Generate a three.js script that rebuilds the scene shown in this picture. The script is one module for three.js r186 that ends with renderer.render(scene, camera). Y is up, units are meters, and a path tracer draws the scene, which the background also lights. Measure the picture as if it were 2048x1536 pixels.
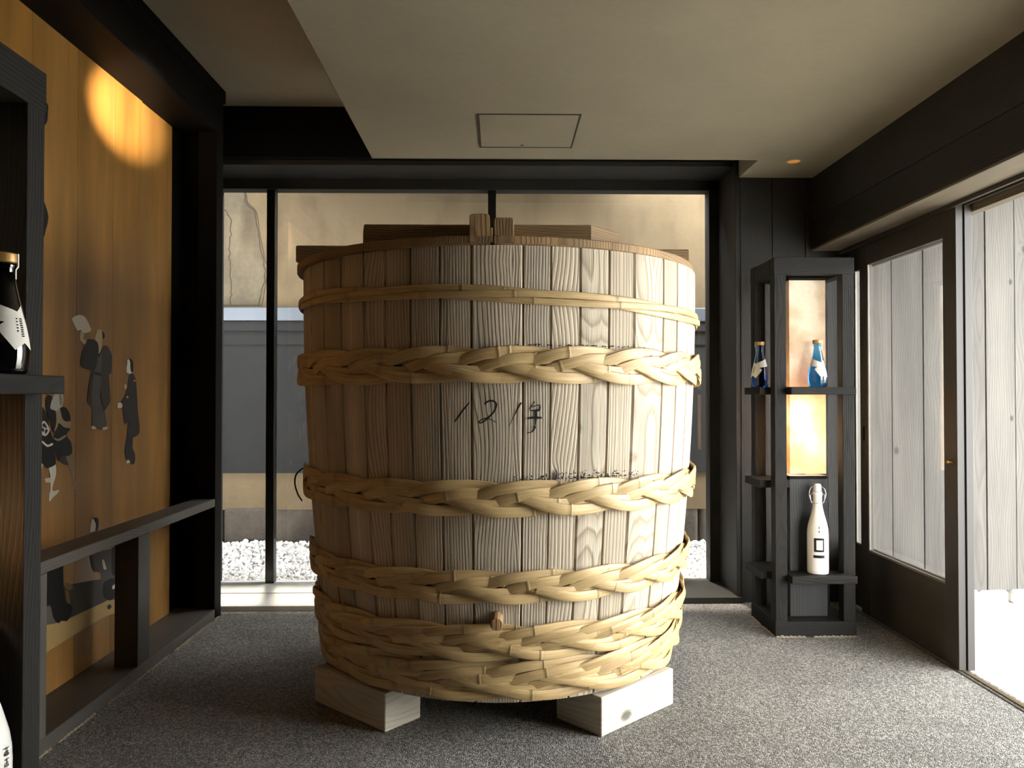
import * as THREE from 'three';
import { RoundedBoxGeometry } from 'three/addons/geometries/RoundedBoxGeometry.js';
import { mergeGeometries } from 'three/addons/utils/BufferGeometryUtils.js';
import { ImprovedNoise } from 'three/addons/math/ImprovedNoise.js';

// ---------------------------------------------------------------- camera, sky, exposure
const scene = new THREE.Scene();
const camera = new THREE.PerspectiveCamera(2 * Math.atan(768 / 1540) * 180 / Math.PI, 4 / 3, 0.05, 100);
camera.position.set(0, 1.2, 0);
camera.rotation.order = 'YXZ';
camera.rotation.set(0.82 * Math.PI / 180, -0.893 * Math.PI / 180, 0);
scene.add(camera);
scene.background = new THREE.Color(0.96, 0.99, 1.0);       // even overcast sky
scene.backgroundIntensity = 22.5;
const sun = new THREE.DirectionalLight(0xfff4e2, 12);            // veiled sun, high behind the building
sun.position.set(-1.2, 20, -4.8); sun.target.position.set(0, 0, 0); sun.shadow.radius = 5; sun.castShadow = true;
sun.shadow.camera.left = sun.shadow.camera.bottom = -10; sun.shadow.camera.right = sun.shadow.camera.top = 10; scene.add(sun, sun.target);
const renderer = new THREE.WebGLRenderer({ antialias: true });
renderer.toneMapping = THREE.LinearToneMapping;
renderer.toneMappingExposure = 1.0;
renderer.shadowMap.enabled = true;
const LAMP_PAPER = 2.8, LAMP_PAPER_LEFT = 2.2, LAMP_SPOT = 125.0, LAMP_DOWN = 0.25;

// ---------------------------------------------------------------- helpers
let seed = 12345;
const rnd = () => { seed = (seed * 1664525 + 1013904223) >>> 0; return seed / 4294967296; };
const rr = (a, b) => a + (b - a) * rnd();
const noiseGen = new ImprovedNoise();
const nz = (x, y, z = 0) => noiseGen.noise(x, y, z);
const fbm = (x, y, z = 0) => nz(x, y, z) + 0.5 * nz(2.03 * x, 2.03 * y, z + 7) + 0.25 * nz(4.1 * x, 4.1 * y, z + 13);
const used = {};
function numbered(name) {
  const n = used[name] = (used[name] ?? -1) + 1;
  return n ? name + '_' + String(n).padStart(3, '0') : name;
}
function tag(o, label, category, group) {
  o.userData.label = label; o.userData.category = category;
  if (group) o.userData.group = group;
  return o;
}
function thing(name, label, category, [x, y, z] = [0, 0, 0], group) {
  const o = new THREE.Group(); o.name = numbered(name); o.position.set(x, y, z); scene.add(o);
  return tag(o, label, category, group);
}
function structure(name) {
  const o = new THREE.Group(); o.name = name; o.userData.kind = 'structure'; scene.add(o); return o;
}
function part(name, geo, mat, parent, label) {
  const m = new THREE.Mesh(Array.isArray(geo) ? mergeGeometries(geo.map((g) => g.index ? g.toNonIndexed() : g)) : geo, mat);
  m.name = name; m.castShadow = m.receiveShadow = true;
  if (label) m.userData.label = label;
  parent.add(m); return m;
}
// uv in metres on every face, v along the grain axis
function gridUV(g, grain = 1) {
  g = g.index ? g.toNonIndexed() : g;
  const p = g.attributes.position, uv = new Float32Array(p.count * 2), ou = rr(0, 5), ov = rr(0, 5);
  const a = new THREE.Vector3(), b = new THREE.Vector3(), c = new THREE.Vector3();
  for (let i = 0; i < p.count; i += 3) {
    a.fromBufferAttribute(p, i); b.fromBufferAttribute(p, i + 1).sub(a); c.fromBufferAttribute(p, i + 2).sub(a);
    b.cross(c);
    const n = [Math.abs(b.x), Math.abs(b.y), Math.abs(b.z)], dom = n.indexOf(Math.max(...n));
    let ax = [0, 1, 2].filter((k) => k !== dom);
    if (ax[0] === grain) ax = [ax[1], ax[0]];
    for (let k = 0; k < 3; k++) {
      const v = [p.getX(i + k), p.getY(i + k), p.getZ(i + k)];
      uv[(i + k) * 2] = v[ax[0]] + ou; uv[(i + k) * 2 + 1] = v[ax[1]] + ov;
    }
  }
  g.setAttribute('uv', new THREE.BufferAttribute(uv, 2));
  return g;
}
// box between two corners with softened edges
function slab(x0, x1, y0, y1, z0, z1, grain = 1, r = 0.003) {
  const w = Math.abs(x1 - x0), h = Math.abs(y1 - y0), d = Math.abs(z1 - z0);
  const g = r ? new RoundedBoxGeometry(w, h, d, 1, Math.min(r, w / 2.1, h / 2.1, d / 2.1)) : new THREE.BoxGeometry(w, h, d);
  g.translate((x0 + x1) / 2, (y0 + y1) / 2, (z0 + z1) / 2);
  return gridUV(g, grain);
}
const tube = (pts, r, closed = false, seg = 24, rad = 8) => new THREE.TubeGeometry(new THREE.CatmullRomCurve3(pts.map((p) => new THREE.Vector3(...p)), closed), seg, r, rad, closed);

// ---------------------------------------------------------------- textures
function dataTex(w, h, f, srgb) {
  const d = new Uint8Array(w * h * 4);
  for (let y = 0; y < h; y++) for (let x = 0; x < w; x++) {
    const c = f(x / w, y / h), i = (y * w + x) * 4;
    for (let k = 0; k < 3; k++) d[i + k] = Math.max(0, Math.min(255, (Array.isArray(c) ? c[k] : c) * 255));
    d[i + 3] = 255;
  }
  const t = new THREE.DataTexture(d, w, h);
  t.magFilter = THREE.LinearFilter; t.minFilter = THREE.LinearMipmapLinearFilter; t.generateMipmaps = true;
  t.wrapS = t.wrapT = THREE.MirroredRepeatWrapping;
  if (srgb) t.colorSpace = THREE.SRGBColorSpace;
  t.needsUpdate = true; return t;
}
const mix = (a, b, t) => a.map((v, k) => v + (b[k] - v) * t);
// wood cut from a log: rings round a wandering pith; W x H metres; 0 early wood .. 1 late wood
function woodField(o) {
  const { W, H, s, x0 = 0.1, d = 0.05, wander = 0.04, ring = 0.009, cone = 0.02, knots = [] } = o;
  return (u, v) => {
    const x = u * W, y = v * H;
    let px = x - x0 - wander * nz(y * 1.1, s, 1), dd = d + cone * y + wander * nz(y * 1.6, s, 9) + 0.012 * nz(x * 9, y * 2.2, s);
    let kn = 0;
    for (const [kx, ky, kr] of knots) {
      const q = Math.hypot(x - kx, (y - ky) * 0.6);
      px += (x - kx) * 0.0; dd += 0.05 * Math.exp(-(q * q) / (kr * kr * 3));
      kn = Math.max(kn, Math.exp(-Math.pow(q / kr, 4)));
    }
    const r = Math.hypot(px, dd) / ring + 0.35 * nz(x * 30, y * 3, s + 3);
    const fr = r - Math.floor(r);
    const late = fr < 0.8 ? Math.pow(fr / 0.8, 2.6) : 1 - (fr - 0.8) / 0.2;
    const fibre = 0.5 + 0.5 * nz(x * 420, y * 7, s + 5);
    const broad = 0.5 + 0.5 * fbm(x * 7, y * 0.9, s + 11);
    return [late, fibre, broad, kn];
  };
}
function woodTex(o) {
  const f = woodField(o), w = o.w ?? 384, h = o.h ?? 768, cache = new Float32Array(w * h);
  const color = dataTex(w, h, (u, v) => {
    const [late, fibre, broad, kn] = f(u, v);
    let c = mix(o.light, o.dark, late * (o.contrast ?? 0.7) * (0.55 + 0.6 * broad));
    c = c.map((q) => q * (0.86 + 0.14 * fibre) * (0.80 + 0.4 * broad) * (1 - 0.55 * kn));
    cache[Math.round(v * h) * w + Math.round(u * w)] = 0.65 - 0.4 * late + 0.35 * fibre - 0.2 * kn;
    return c;
  }, true);
  const bump = dataTex(w, h, (u, v) => cache[Math.round(v * h) * w + Math.round(u * w)]);
  for (const t of [color, bump]) t.repeat.set(1 / o.W, 1 / o.H);
  return { color, bump };
}
function woodMat(o, m = {}) {
  if (m.specularIntensity !== undefined) { const t = woodTex(o); return new THREE.MeshPhysicalMaterial({ map: t.color, bumpMap: t.bump, bumpScale: o.bump ?? 0.0015, ...m }); }
  const t = woodTex(o);
  return new THREE.MeshStandardMaterial({ map: t.color, bumpMap: t.bump, bumpScale: o.bump ?? 0.0015, roughness: 0.75, ...m });
}
const STAVE = { light: [0.84, 0.78, 0.68], dark: [0.50, 0.41, 0.29], W: 0.4, H: 1.8, w: 448, h: 1280, bump: 0.003, contrast: 0.62 };
const staveMats = [
  woodMat({ ...STAVE, s: 1.3, x0: 0.2, d: 0.012, wander: 0.07, cone: 0.045, ring: 0.0095 }),         // flat sawn, cathedral figure
  woodMat({ ...STAVE, s: 4.7, x0: -0.6, d: 0.02, wander: 0.02, ring: 0.010, contrast: 0.45 }),      // straight grain
  woodMat({ ...STAVE, s: 8.1, x0: 0.32, d: 0.03, wander: 0.09, cone: 0.05, ring: 0.012, knots: [[0.12, 1.2, 0.012]] }),
  woodMat({ ...STAVE, s: 12.9, x0: -0.3, d: 0.1, wander: 0.03, ring: 0.013, contrast: 0.4, light: [0.80, 0.73, 0.62] }),
];
const darkWood = woodMat({ light: [0.11, 0.10, 0.085], dark: [0.065, 0.058, 0.05], W: 0.5, H: 2, s: 21, x0: 0.25, d: 0.03, wander: 0.06, ring: 0.011, bump: 0.0012 }, { roughness: 0.62 });
const darkStraight = woodMat({ light: [0.155, 0.14, 0.12], dark: [0.095, 0.083, 0.07], W: 0.5, H: 2, s: 25, x0: -0.5, d: 0.1, ring: 0.010, bump: 0.001 }, { roughness: 0.6 });
const towerWood = woodMat({ light: [0.122, 0.112, 0.098], dark: [0.07, 0.063, 0.053], W: 0.4, H: 1.6, s: 33, x0: 0.2, d: 0.02, wander: 0.07, ring: 0.010, bump: 0.0012 }, { roughness: 0.65, specularIntensity: 0.35 });
const railWood = woodMat({ light: [0.36, 0.34, 0.31], dark: [0.25, 0.23, 0.205], W: 0.4, H: 1.6, s: 35, x0: 0.2, d: 0.02, wander: 0.07, ring: 0.010, bump: 0.001 }, { roughness: 0.5 });
const doorWood = woodMat({ light: [0.24, 0.215, 0.18], dark: [0.15, 0.13, 0.105], W: 0.5, H: 2, s: 37, x0: -0.4, d: 0.1, ring: 0.012, bump: 0.0008 }, { roughness: 0.5 });
const headWood = woodMat({ light: [0.46, 0.415, 0.345], dark: [0.33, 0.29, 0.235], W: 0.5, H: 2, s: 41, x0: 0.2, d: 0.05, wander: 0.06, ring: 0.013, bump: 0.001 }, { roughness: 0.55 });
const lidWood = woodMat({ light: [0.62, 0.50, 0.34], dark: [0.40, 0.28, 0.16], W: 0.4, H: 1.6, s: 45, x0: 0.3, d: 0.04, wander: 0.06, ring: 0.009, bump: 0.0015 });
const beamWood = woodMat({ light: [0.80, 0.76, 0.68], dark: [0.62, 0.55, 0.45], W: 0.4, H: 1.2, s: 49, x0: 0.1, d: 0.05, wander: 0.08, ring: 0.015, contrast: 0.4, bump: 0.0008, knots: [[0.2, 0.6, 0.02], [0.3, 0.2, 0.02]] });
const panelMats = [53, 59, 61].map((s, i) => woodMat({ light: [[0.66, 0.48, 0.235], [0.625, 0.45, 0.21], [0.68, 0.50, 0.255]][i], dark: [0.57, 0.40, 0.175], W: 0.45, H: 2.7, s, x0: -0.4, d: 0.15, wander: 0.02, ring: 0.011, contrast: 0.45, bump: 0.0003 }, { roughness: 0.42 }));
const fenceMats = [67, 71, 73].map((s, i) => woodMat({ light: [0.345, 0.328, 0.303], dark: [0.252, 0.235, 0.21], W: 0.25, H: 2.6, s, x0: [0.1, -0.3, 0.16][i], d: 0.03, wander: 0.06, ring: 0.014, contrast: 0.5, bump: 0.001, knots: [[[0.06, 1.9, 0.012], [0.15, 0.7, 0.012]], [[0.1, 1.2, 0.013], [0.17, 2.2, 0.01]], [[0.13, 1.6, 0.012], [0.05, 0.4, 0.01]]][i] }));
function bambooTex() {
  const c = dataTex(128, 512, (u, v) => {
    const f = 0.5 + 0.5 * nz(u * 26, v * 5, 3), g = 0.5 + 0.5 * fbm(u * 3, v * 7, 8);
    return mix([0.84, 0.735, 0.53], [0.56, 0.44, 0.27], 0.45 * f + 0.5 * g * g);
  }, true);
  const b = dataTex(128, 512, (u, v) => 0.5 + 0.35 * nz(u * 26, v * 5, 3) + 0.1 * nz(u * 60, v * 4, 5));
  for (const t of [c, b]) t.repeat.set(1, 1 / 1.2);
  return new THREE.MeshStandardMaterial({ map: c, bumpMap: b, bumpScale: 0.0012, roughness: 0.5, vertexColors: true });
}
const bamboo = bambooTex();
function floorMat() {
  const N = 1024, S = 1.3, cells = 190, pts = [];
  for (let j = 0; j < cells; j++) for (let i = 0; i < cells; i++) pts.push([i + rnd(), j + rnd(), rnd(), rnd()]);
  const h = new Float32Array(N * N), col = new Float32Array(N * N);
  for (let y = 0; y < N; y++) for (let x = 0; x < N; x++) {
    const fx = x / N * cells, fy = y / N * cells, ix = Math.floor(fx), iy = Math.floor(fy);
    let best = 9, bp = null, second = 9;
    for (let j = -1; j <= 1; j++) for (let i = -1; i <= 1; i++) {
      const cx = (ix + i + cells) % cells, cy = (iy + j + cells) % cells, p = pts[cy * cells + cx];
      let dx = p[0] - fx, dy = p[1] - fy;
      if (dx > cells / 2) dx -= cells; if (dx < -cells / 2) dx += cells; if (dy > cells / 2) dy -= cells; if (dy < -cells / 2) dy += cells;
      const q = Math.hypot(dx, dy);
      if (q < best) { second = best; best = q; bp = p; } else if (q < second) second = q;
    }
    const e = Math.min(1, (second - best) * 2.2);
    h[y * N + x] = Math.sqrt(e) * (0.35 + 0.65 * bp[2]);
    col[y * N + x] = (0.46 + 0.34 * bp[3]) * (0.74 + 0.26 * e);
  }
  const at = (a, u, v) => a[Math.min(N - 1, Math.round(v * N)) * N + Math.min(N - 1, Math.round(u * N))];
  const c = dataTex(N, N, (u, v) => { const q = at(col, u, v) * (0.98 + 0.1 * fbm(u * 3, v * 3, 2)); return [0.81 * q, 0.785 * q, 0.735 * q]; }, true);
  const b = dataTex(N, N, (u, v) => at(h, u, v));
  for (const t of [c, b]) { t.repeat.set(1 / S, 1 / S); t.wrapS = t.wrapT = THREE.RepeatWrapping; }
  return new THREE.MeshStandardMaterial({ map: c, bumpMap: b, bumpScale: 0.006, roughness: 0.9 });
}
function plasterMat(base, { amp = 0.06, s = 1, bump = 0.001, size = 2, stain = 0 } = {}) {
  const c = dataTex(512, 512, (u, v) => {
    const a = 1 + amp * fbm(u * 5, v * 5, s) + amp * 0.5 * nz(u * 60, v * 60, s), st = stain * Math.max(0, fbm(u * 9, v * 3, s + 4));
    return base.map((q, k) => q * a * (1 - st * (0.8 + 0.15 * k)));
  }, true);
  const b = dataTex(512, 512, (u, v) => 0.5 + 0.25 * fbm(u * 30, v * 30, s + 2) + 0.2 * nz(u * 120, v * 120, s));
  for (const t of [c, b]) t.repeat.set(1 / size, 1 / size);
  return new THREE.MeshStandardMaterial({ map: c, bumpMap: b, bumpScale: bump, roughness: 0.95 });
}
const ceilingMat = plasterMat([0.59, 0.55, 0.465], { amp: 0.03, s: 3 });
const creamMat = plasterMat([0.355, 0.30, 0.213], { amp: 0.07, s: 5, stain: 0.25 });
const patchMat = plasterMat([0.33, 0.295, 0.23], { amp: 0.14, s: 8, stain: 0.4 });
const slateMat = plasterMat([0.085, 0.082, 0.077], { amp: 0.10, s: 11, stain: 0.2 });
const stoneMat = plasterMat([0.27, 0.24, 0.205], { amp: 0.18, s: 14, bump: 0.006, stain: 0.5 });
const paleStone = plasterMat([0.80, 0.79, 0.76], { amp: 0.05, s: 17, bump: 0.001 });
const metalPale = new THREE.MeshStandardMaterial({ color: 0x4b5056, roughness: 0.5, metalness: 0.3 });
const groundMat = plasterMat([0.70, 0.69, 0.66], { amp: 0.05, s: 19, bump: 0.003 });
const mortarMat = plasterMat([0.66, 0.60, 0.50], { amp: 0.2, s: 23, bump: 0.004 });
const flat = (color, o = {}) => new THREE.MeshStandardMaterial({ color, roughness: 0.6, ...o });
const black = new THREE.MeshPhysicalMaterial({ color: 0x0d0b09, roughness: 0.7, specularIntensity: 0.25 }), ink = flat(0x0b0a09, { roughness: 0.9 }), brass = flat(0x8a6d3c, { metalness: 0.8, roughness: 0.4 });
const darkSteel = flat(0x2a2724, { metalness: 0.6, roughness: 0.28 }), wire = flat(0xd8d8d6, { metalness: 0.9, roughness: 0.25 });
const pane = new THREE.MeshPhysicalMaterial({ color: 0xffffff, transmission: 1, thickness: 0, roughness: 0.0, ior: 1.5 });

// ---------------------------------------------------------------- setting
const floor = structure('floor');
part('floor_slab', slab(-1.95, 2.046, -0.15, 0, -4.45, 2.6, 2, 0), floorMat(), floor);
const ground = structure('ground');
part('yard_ground', slab(-6, 2.0, -0.2, -0.005, -6.3, -4.45, 2, 0), groundMat, ground);
part('outside_ground', slab(2.046, 16, -0.2, -0.004, -6.3, 9, 2, 0), groundMat, ground);

const wl = structure('wall_left');
part('wall_core', slab(-1.98, -1.80, 0, 3.0, -4.9, 2.6, 1, 0), darkStraight, wl);
part('dark_board', slab(-1.80, -1.74, 0, 2.62, -4.78, -4.09, 1), black, wl);
part('dark_board', slab(-1.742, -1.63, 0.0, 2.62, -4.245, -4.215, 1), black, wl);

// back wall right of the window, and the wall above the window
const wb = structure('wall_back');
for (const [a, b] of [[1.40, 1.585], [1.588, 1.78], [1.783, 2.0]]) part('wall_board', slab(a, b, 0, 2.58, -4.62, -4.45, 1), darkStraight, wb);
part('upper_board', slab(-1.80, 2.0, 2.575, 2.74, -4.62, -4.45, 0), black, wb);
part('upper_board', slab(-1.80, 2.0, 2.743, 3.0, -4.62, -4.452, 0), black, wb);
part('outer_skin', slab(1.40, 2.0, 0, 3.0, -4.95, -4.62, 1, 0), darkStraight, wb);

// right wall: boards over the doors, a soffit, the near solid wall
const wr = structure('wall_right');
part('head_board', slab(1.82, 2.12, 2.052, 2.218, -4.45, 2.6, 2), darkWood, wr);
part('head_board', slab(1.823, 2.12, 2.221, 2.52, -4.45, 2.6, 2), darkStraight, wr);
part('soffit_board', slab(1.815, 1.975, 2.040, 2.052, -4.45, 2.6, 2, 0.002), headWood, wr);
part('upper_wall', slab(1.9, 2.12, 2.5, 3.0, -4.9, 2.6, 2, 0), darkStraight, wr);
part('near_wall', slab(1.86, 2.12, 0, 2.06, -1.6, 2.6, 1), darkStraight, wr);
part('end_jamb', slab(1.975, 2.09, 0, 2.06, -4.62, -4.46, 1), darkStraight, wr);

const wf = structure('wall_front');
part('wall_core', slab(-1.98, 2.12, -0.1, 3.0, 2.6, 2.75, 1, 0), darkStraight, wf);

const ceil = structure('ceiling');
part('lower_slab', slab(-0.686, 1.83, 2.467, 2.60, -4.12, 2.6, 2, 0.004), ceilingMat, ceil);
part('lower_slab', slab(1.392, 1.83, 2.467, 2.60, -4.455, -4.11, 2, 0.004), ceilingMat, ceil);
part('upper_slab', slab(-1.80, 1.9, 2.87, 3.0, -4.455, 2.6, 2, 0), ceilingMat, ceil);
part('side_fascia', slab(-0.684, -0.66, 2.56, 2.87, -4.1, 2.6, 2), ceilingMat, ceil);
part('back_fascia', slab(-0.684, 1.9, 2.56, 2.87, -4.1, -4.08, 0), black, ceil);

const roof = structure('roof');
part('roof_slab', slab(-8, 2.3, 3.0, 3.12, -5.03, 3.0, 2, 0), darkStraight, roof);

// recessed window with a stepped casing
part('added_pent_roof', slab(2.12, 3.6, 2.46, 2.54, -4.45, 2.6, 2, 0), darkStraight, roof);  // unseen roof, added and sized to cut high sky light on the fence
const win = structure('window_1');
part('casing_head', slab(-1.80, 1.40, 2.484, 2.575, -4.90, -4.80, 0), darkWood, win);
part('casing_head', slab(-1.80, 1.40, 2.545, 2.575, -4.80, -4.50, 0), darkStraight, win);
part('casing_jamb', slab(1.312, 1.402, 0.0, 2.575, -4.90, -4.80, 1), darkWood, win);
part('casing_jamb', slab(1.372, 1.402, 0.0, 2.575, -4.80, -4.455, 1), darkStraight, win);
part('casing_jamb', slab(-1.80, -1.75, 0.0, 2.575, -4.90, -4.80, 1), darkWood, win);
for (const x of [-1.457, -0.076]) part('mullion', slab(x, x + 0.052, 0.02, 2.49, -4.88, -4.815, 1, 0.004), darkSteel, win);
for (const [a, b] of [[-1.75, -1.457], [-1.405, -0.076], [-0.024, 1.312]]) part('pane', slab(a, b, 0.02, 2.49, -4.853, -4.847, 1, 0), pane, win);
part('sill', slab(-0.35, 1.402, -0.01, 0.035, -4.90, -4.43, 0), darkStraight, win);  // dark wood puts the shaded right end of the ledge into its colour
part('lit_sill_slab', slab(-1.76, -0.35, -0.01, 0.030, -4.585, -4.31, 0, 0.005), paleStone, win);  // pale stone puts the brightly lit left end of the ledge into its colour
part('lit_sill_slab', slab(-1.76, -0.35, -0.01, 0.032, -4.90, -4.595, 0, 0.005), paleStone, win);

// facade across the yard
const wo = structure('wall_outside');
const WZ = -6.2;
part('added_facade_eave', slab(-8, 1.0, 3.05, 3.15, WZ - 0.3, -5.46, 0, 0), darkStraight, wo);  // unseen eave added to narrow the strip of sky over the yard
part('upper_plaster', slab(-6, 6, 1.86, 3.05, WZ - 0.3, WZ - 0.06, 1, 0), creamMat, wo);
part('cornice', slab(-6, 6, 1.79, 1.90, WZ - 0.3, WZ + 0.06, 0, 0.01), metalPale, wo);
part('cornice', slab(-6, 6, 1.71, 1.79, WZ - 0.3, WZ + 0.04, 0, 0.01), slateMat, wo);
part('cornice', slab(-6, 6, 1.60, 1.712, WZ - 0.3, WZ + 0.015, 0, 0.01), slateMat, wo);
part('slate_panel', slab(-6, 6, 0.575, 1.605, WZ - 0.3, WZ, 1, 0), slateMat, wo);
part('base_plaster', slab(-6, 6, 0.28, 0.58, WZ - 0.3, WZ - 0.02, 1, 0), creamMat, wo);
for (let x = -3.2, k = 0; x < 2.4; k++) {
  const w = rr(0.26, 0.5);
  const g = new RoundedBoxGeometry(w - 0.012, 0.36, 0.3, 2, 0.03), p = g.attributes.position;
  for (let i = 0; i < p.count; i++) p.setZ(i, p.getZ(i) + 0.025 * nz(p.getX(i) * 7 + k * 3, p.getY(i) * 7, k));
  g.translate(x + w / 2, 0.12, WZ - 0.16 + rr(-0.02, 0.02)); g.computeVertexNormals();
  part('foundation_stone', gridUV(g), stoneMat, wo); x += w;
}
part('added_yard_wall', slab(-3.4, -3.2, 0, 4.2, WZ, -4.9, 1, 0), slateMat, wo);  // unseen wall added to close off skylight at the left of the yard
// patched plaster with raised crack edges at the left
{
  const patch = [[-2.42, 1.93], [-2.42, 3.0], [-2.16, 2.98], [-2.07, 2.85], [-2.05, 2.76], [-1.98, 2.68], [-1.95, 2.5], [-1.91, 2.30], [-1.89, 2.2], [-1.93, 1.93]];
  const sh = new THREE.Shape(new THREE.SplineCurve(patch.map((p) => new THREE.Vector2(...p))).getPoints(60));
  const g = new THREE.ExtrudeGeometry(sh, { depth: 0.008, bevelEnabled: true, bevelSize: 0.004, bevelThickness: 0.003, bevelSegments: 1 });
  g.translate(0, 0, WZ - 0.062); part('plaster_patch', gridUV(g), patchMat, wo);
  const crack = (pts) => part('crack', tube(new THREE.CatmullRomCurve3(pts.map(([x, y]) => new THREE.Vector3(x, y, 0))).getPoints(44).map((p) => [p.x + rr(-0.008, 0.008), p.y, WZ - 0.0495]), 0.0032, false, 160, 5), flat(0x3a3024, { roughness: 1 }), wo);
  crack([[-2.42, 2.74], [-2.30, 2.72], [-2.25, 2.71], [-2.19, 2.64], [-2.18, 2.5], [-2.19, 2.3], [-2.175, 2.1], [-2.18, 1.93]]);
  crack([[-2.16, 2.95], [-2.07, 2.85], [-2.06, 2.76], [-1.99, 2.68], [-1.96, 2.5], [-1.92, 2.30], [-1.90, 2.2], [-1.94, 2.0], [-1.95, 1.93]]);
}
// gravel strip along the facade
{
  const base = new THREE.IcosahedronGeometry(1, 1), p = base.attributes.position;
  for (let i = 0; i < p.count; i++) { const q = 1 + 0.35 * nz(p.getX(i) * 1.3 + 5, p.getY(i) * 1.3, p.getZ(i) * 1.3); p.setXYZ(i, p.getX(i) * q, p.getY(i) * q * 0.7, p.getZ(i) * q); }
  base.computeVertexNormals();
  const n = 9000, im = new THREE.InstancedMesh(base, flat(0xffffff, { roughness: 0.95 }), n), m = new THREE.Object3D(), c = new THREE.Color();
  for (let i = 0; i < n; i++) {
    const zz = rr(0, 1), s = rr(0.008, 0.021) * (0.7 + 0.5 * zz);
    m.position.set(rr(-2.9, 1.9), s * 0.3 + 0.03 * zz * rnd(), -4.95 - 1.22 * zz); m.rotation.set(rr(0, 6), rr(0, 6), rr(0, 6)); m.scale.setScalar(s); m.updateMatrix();
    im.setMatrixAt(i, m.matrix); const q = rr(0.42, 0.75); im.setColorAt(i, c.setRGB(q, q * 0.97, q * 0.92));
  }
  im.name = 'gravel'; im.userData.kind = 'stuff'; im.castShadow = im.receiveShadow = true;
  tag(im, 'pale gravel in the yard between the window and the opposite facade', 'gravel'); scene.add(im);
}
// plank fence beyond the sliding doors
{
  const f = thing('plank_fence', 'weathered grey fence of vertical planks on pale stones beyond the sliding doors', 'fence', [2.1, 0, -4.45]);
  const xs = [0.0, 0.183, 0.368, 0.552, 0.735, 0.908, 1.09, 1.27, 1.45, 1.64, 1.82, 2.0, 2.18, 2.37, 2.55, 2.73, 2.9];
  for (let i = 0; i < xs.length - 1; i++) part('plank', slab(xs[i] + 0.002, xs[i + 1] - 0.002, 0.065 + rr(-0.004, 0.004), 3.0, -0.03 - rr(0, 0.003), rr(-0.002, 0.003), 1, 0.003), fenceMats[i % 3], f);
  part('rail', slab(0, 2.9, 0.5, 0.58, -0.08, -0.032, 0), fenceMats[0], f);
  part('rail', slab(0, 2.9, 2.2, 2.28, -0.08, -0.032, 0), fenceMats[0], f);
  for (let x = -0.02, k = 0; x < 2.9; k++) {
    const w = rr(0.13, 0.21), g = new RoundedBoxGeometry(w - 0.008, 0.085, 0.14, 3, 0.028), p = g.attributes.position;
    for (let i = 0; i < p.count; i++) p.setXYZ(i, p.getX(i) + 0.012 * nz(p.getY(i) * 20, p.getZ(i) * 14, k + 0.5), p.getY(i) + 0.008 * nz(p.getX(i) * 20, p.getZ(i) * 14, k), p.getZ(i) + 0.02 * nz(p.getX(i) * 12, p.getY(i) * 12, k + 0.3));
    g.computeVertexNormals(); g.translate(x + w / 2, 0.026, -0.03); part('base_stone', gridUV(g), paleStone, f); x += w;
  }
}

// ---------------------------------------------------------------- sliding doors
function door(name, X, z0, z1, gz0, gz1, label) {
  const d = structure(name), t = 0.031, yb = 0.004, yt = 2.036;       // z0 back end, z1 front end
  part('stile', slab(X, X + t, yb, yt, z0, gz0, 1), doorWood, d);
  part('stile', slab(X, X + t, yb, yt, gz1, z1, 1), doorWood, d);
  part('top_rail', slab(X, X + t, 1.908, yt, gz0, gz1, 2), doorWood, d);
  part('bottom_panel', slab(X + 0.003, X + t - 0.003, yb, 0.358, gz0, gz1, 2), doorWood, d);
  part('pane', slab(X + 0.012, X + 0.018, 0.35, 1.912, gz0 - 0.004, gz1 + 0.004, 1, 0), pane, d);
  part('glazing_bead', [slab(X - 0.001, X + 0.010, 0.352, 0.364, gz0, gz1, 2, 0.003), slab(X - 0.001, X + 0.010, 0.358, 1.908, gz0, gz0 + 0.010, 1, 0.003)], flat(0x6d675d, { roughness: 0.35 }), d);
  part('edge_strip', slab(X, X + t, yb, yt, z1, z1 + 0.004, 1, 0.001), flat(0x36312c, { roughness: 0.5 }), d, 'pale metal edge strip');
  return d;
}
const d1 = door('door_1', 1.995, -4.235, -3.336, -4.15, -3.435);
part('finger_pull', slab(1.9935, 1.999, 0.95, 1.03, -4.205, -4.185, 1, 0.002), black, d1);
{
  const l = new THREE.LatheGeometry([[0, 0], [0.011, 0], [0.011, 0.004], [0.006, 0.006], [0.006, 0.016], [0.010, 0.020], [0.008, 0.026], [0, 0.028]].map((p) => new THREE.Vector2(...p)), 20).rotateZ(Math.PI / 2);
  l.translate(1.996, 0.905, -3.372); part('lock_knob', l, brass, d1);
}
const d2 = door('door_2', 2.031, -4.455, -3.33, -4.375, -3.44);
part('finger_pull', slab(2.0295, 2.034, 0.95, 1.03, -4.44, -4.42, 1, 0.002), black, d2);
const tr = structure('trim_1');                                          // floor track and door head
part('track_rail', slab(1.982, 1.994, -0.03, 0.003, -4.45, -1.6, 2, 0.001), doorWood, tr);
part('track_rail', slab(2.006, 2.028, -0.03, 0.004, -3.34, -1.6, 2, 0.001), flat(0x5e4d33, { metalness: 0.4, roughness: 0.45 }), tr, 'brassy track strip');
part('track_groove', slab(1.994, 2.006, -0.03, -0.001, -3.34, -1.6, 2, 0), black, tr);
part('track_groove', slab(2.028, 2.044, -0.03, -0.001, -3.34, -1.6, 2, 0), black, tr);
part('door_head', slab(1.975, 1.992, 2.022, 2.055, -4.45, -1.6, 2, 0.002), doorWood, tr);
part('door_head', slab(2.028, 2.033, 2.026, 2.055, -3.33, -1.6, 2, 0.001), doorWood, tr);
part('door_head', slab(2.066, 2.115, 2.002, 2.055, -4.45, -1.6, 2, 0.002), headWood, tr);

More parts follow.
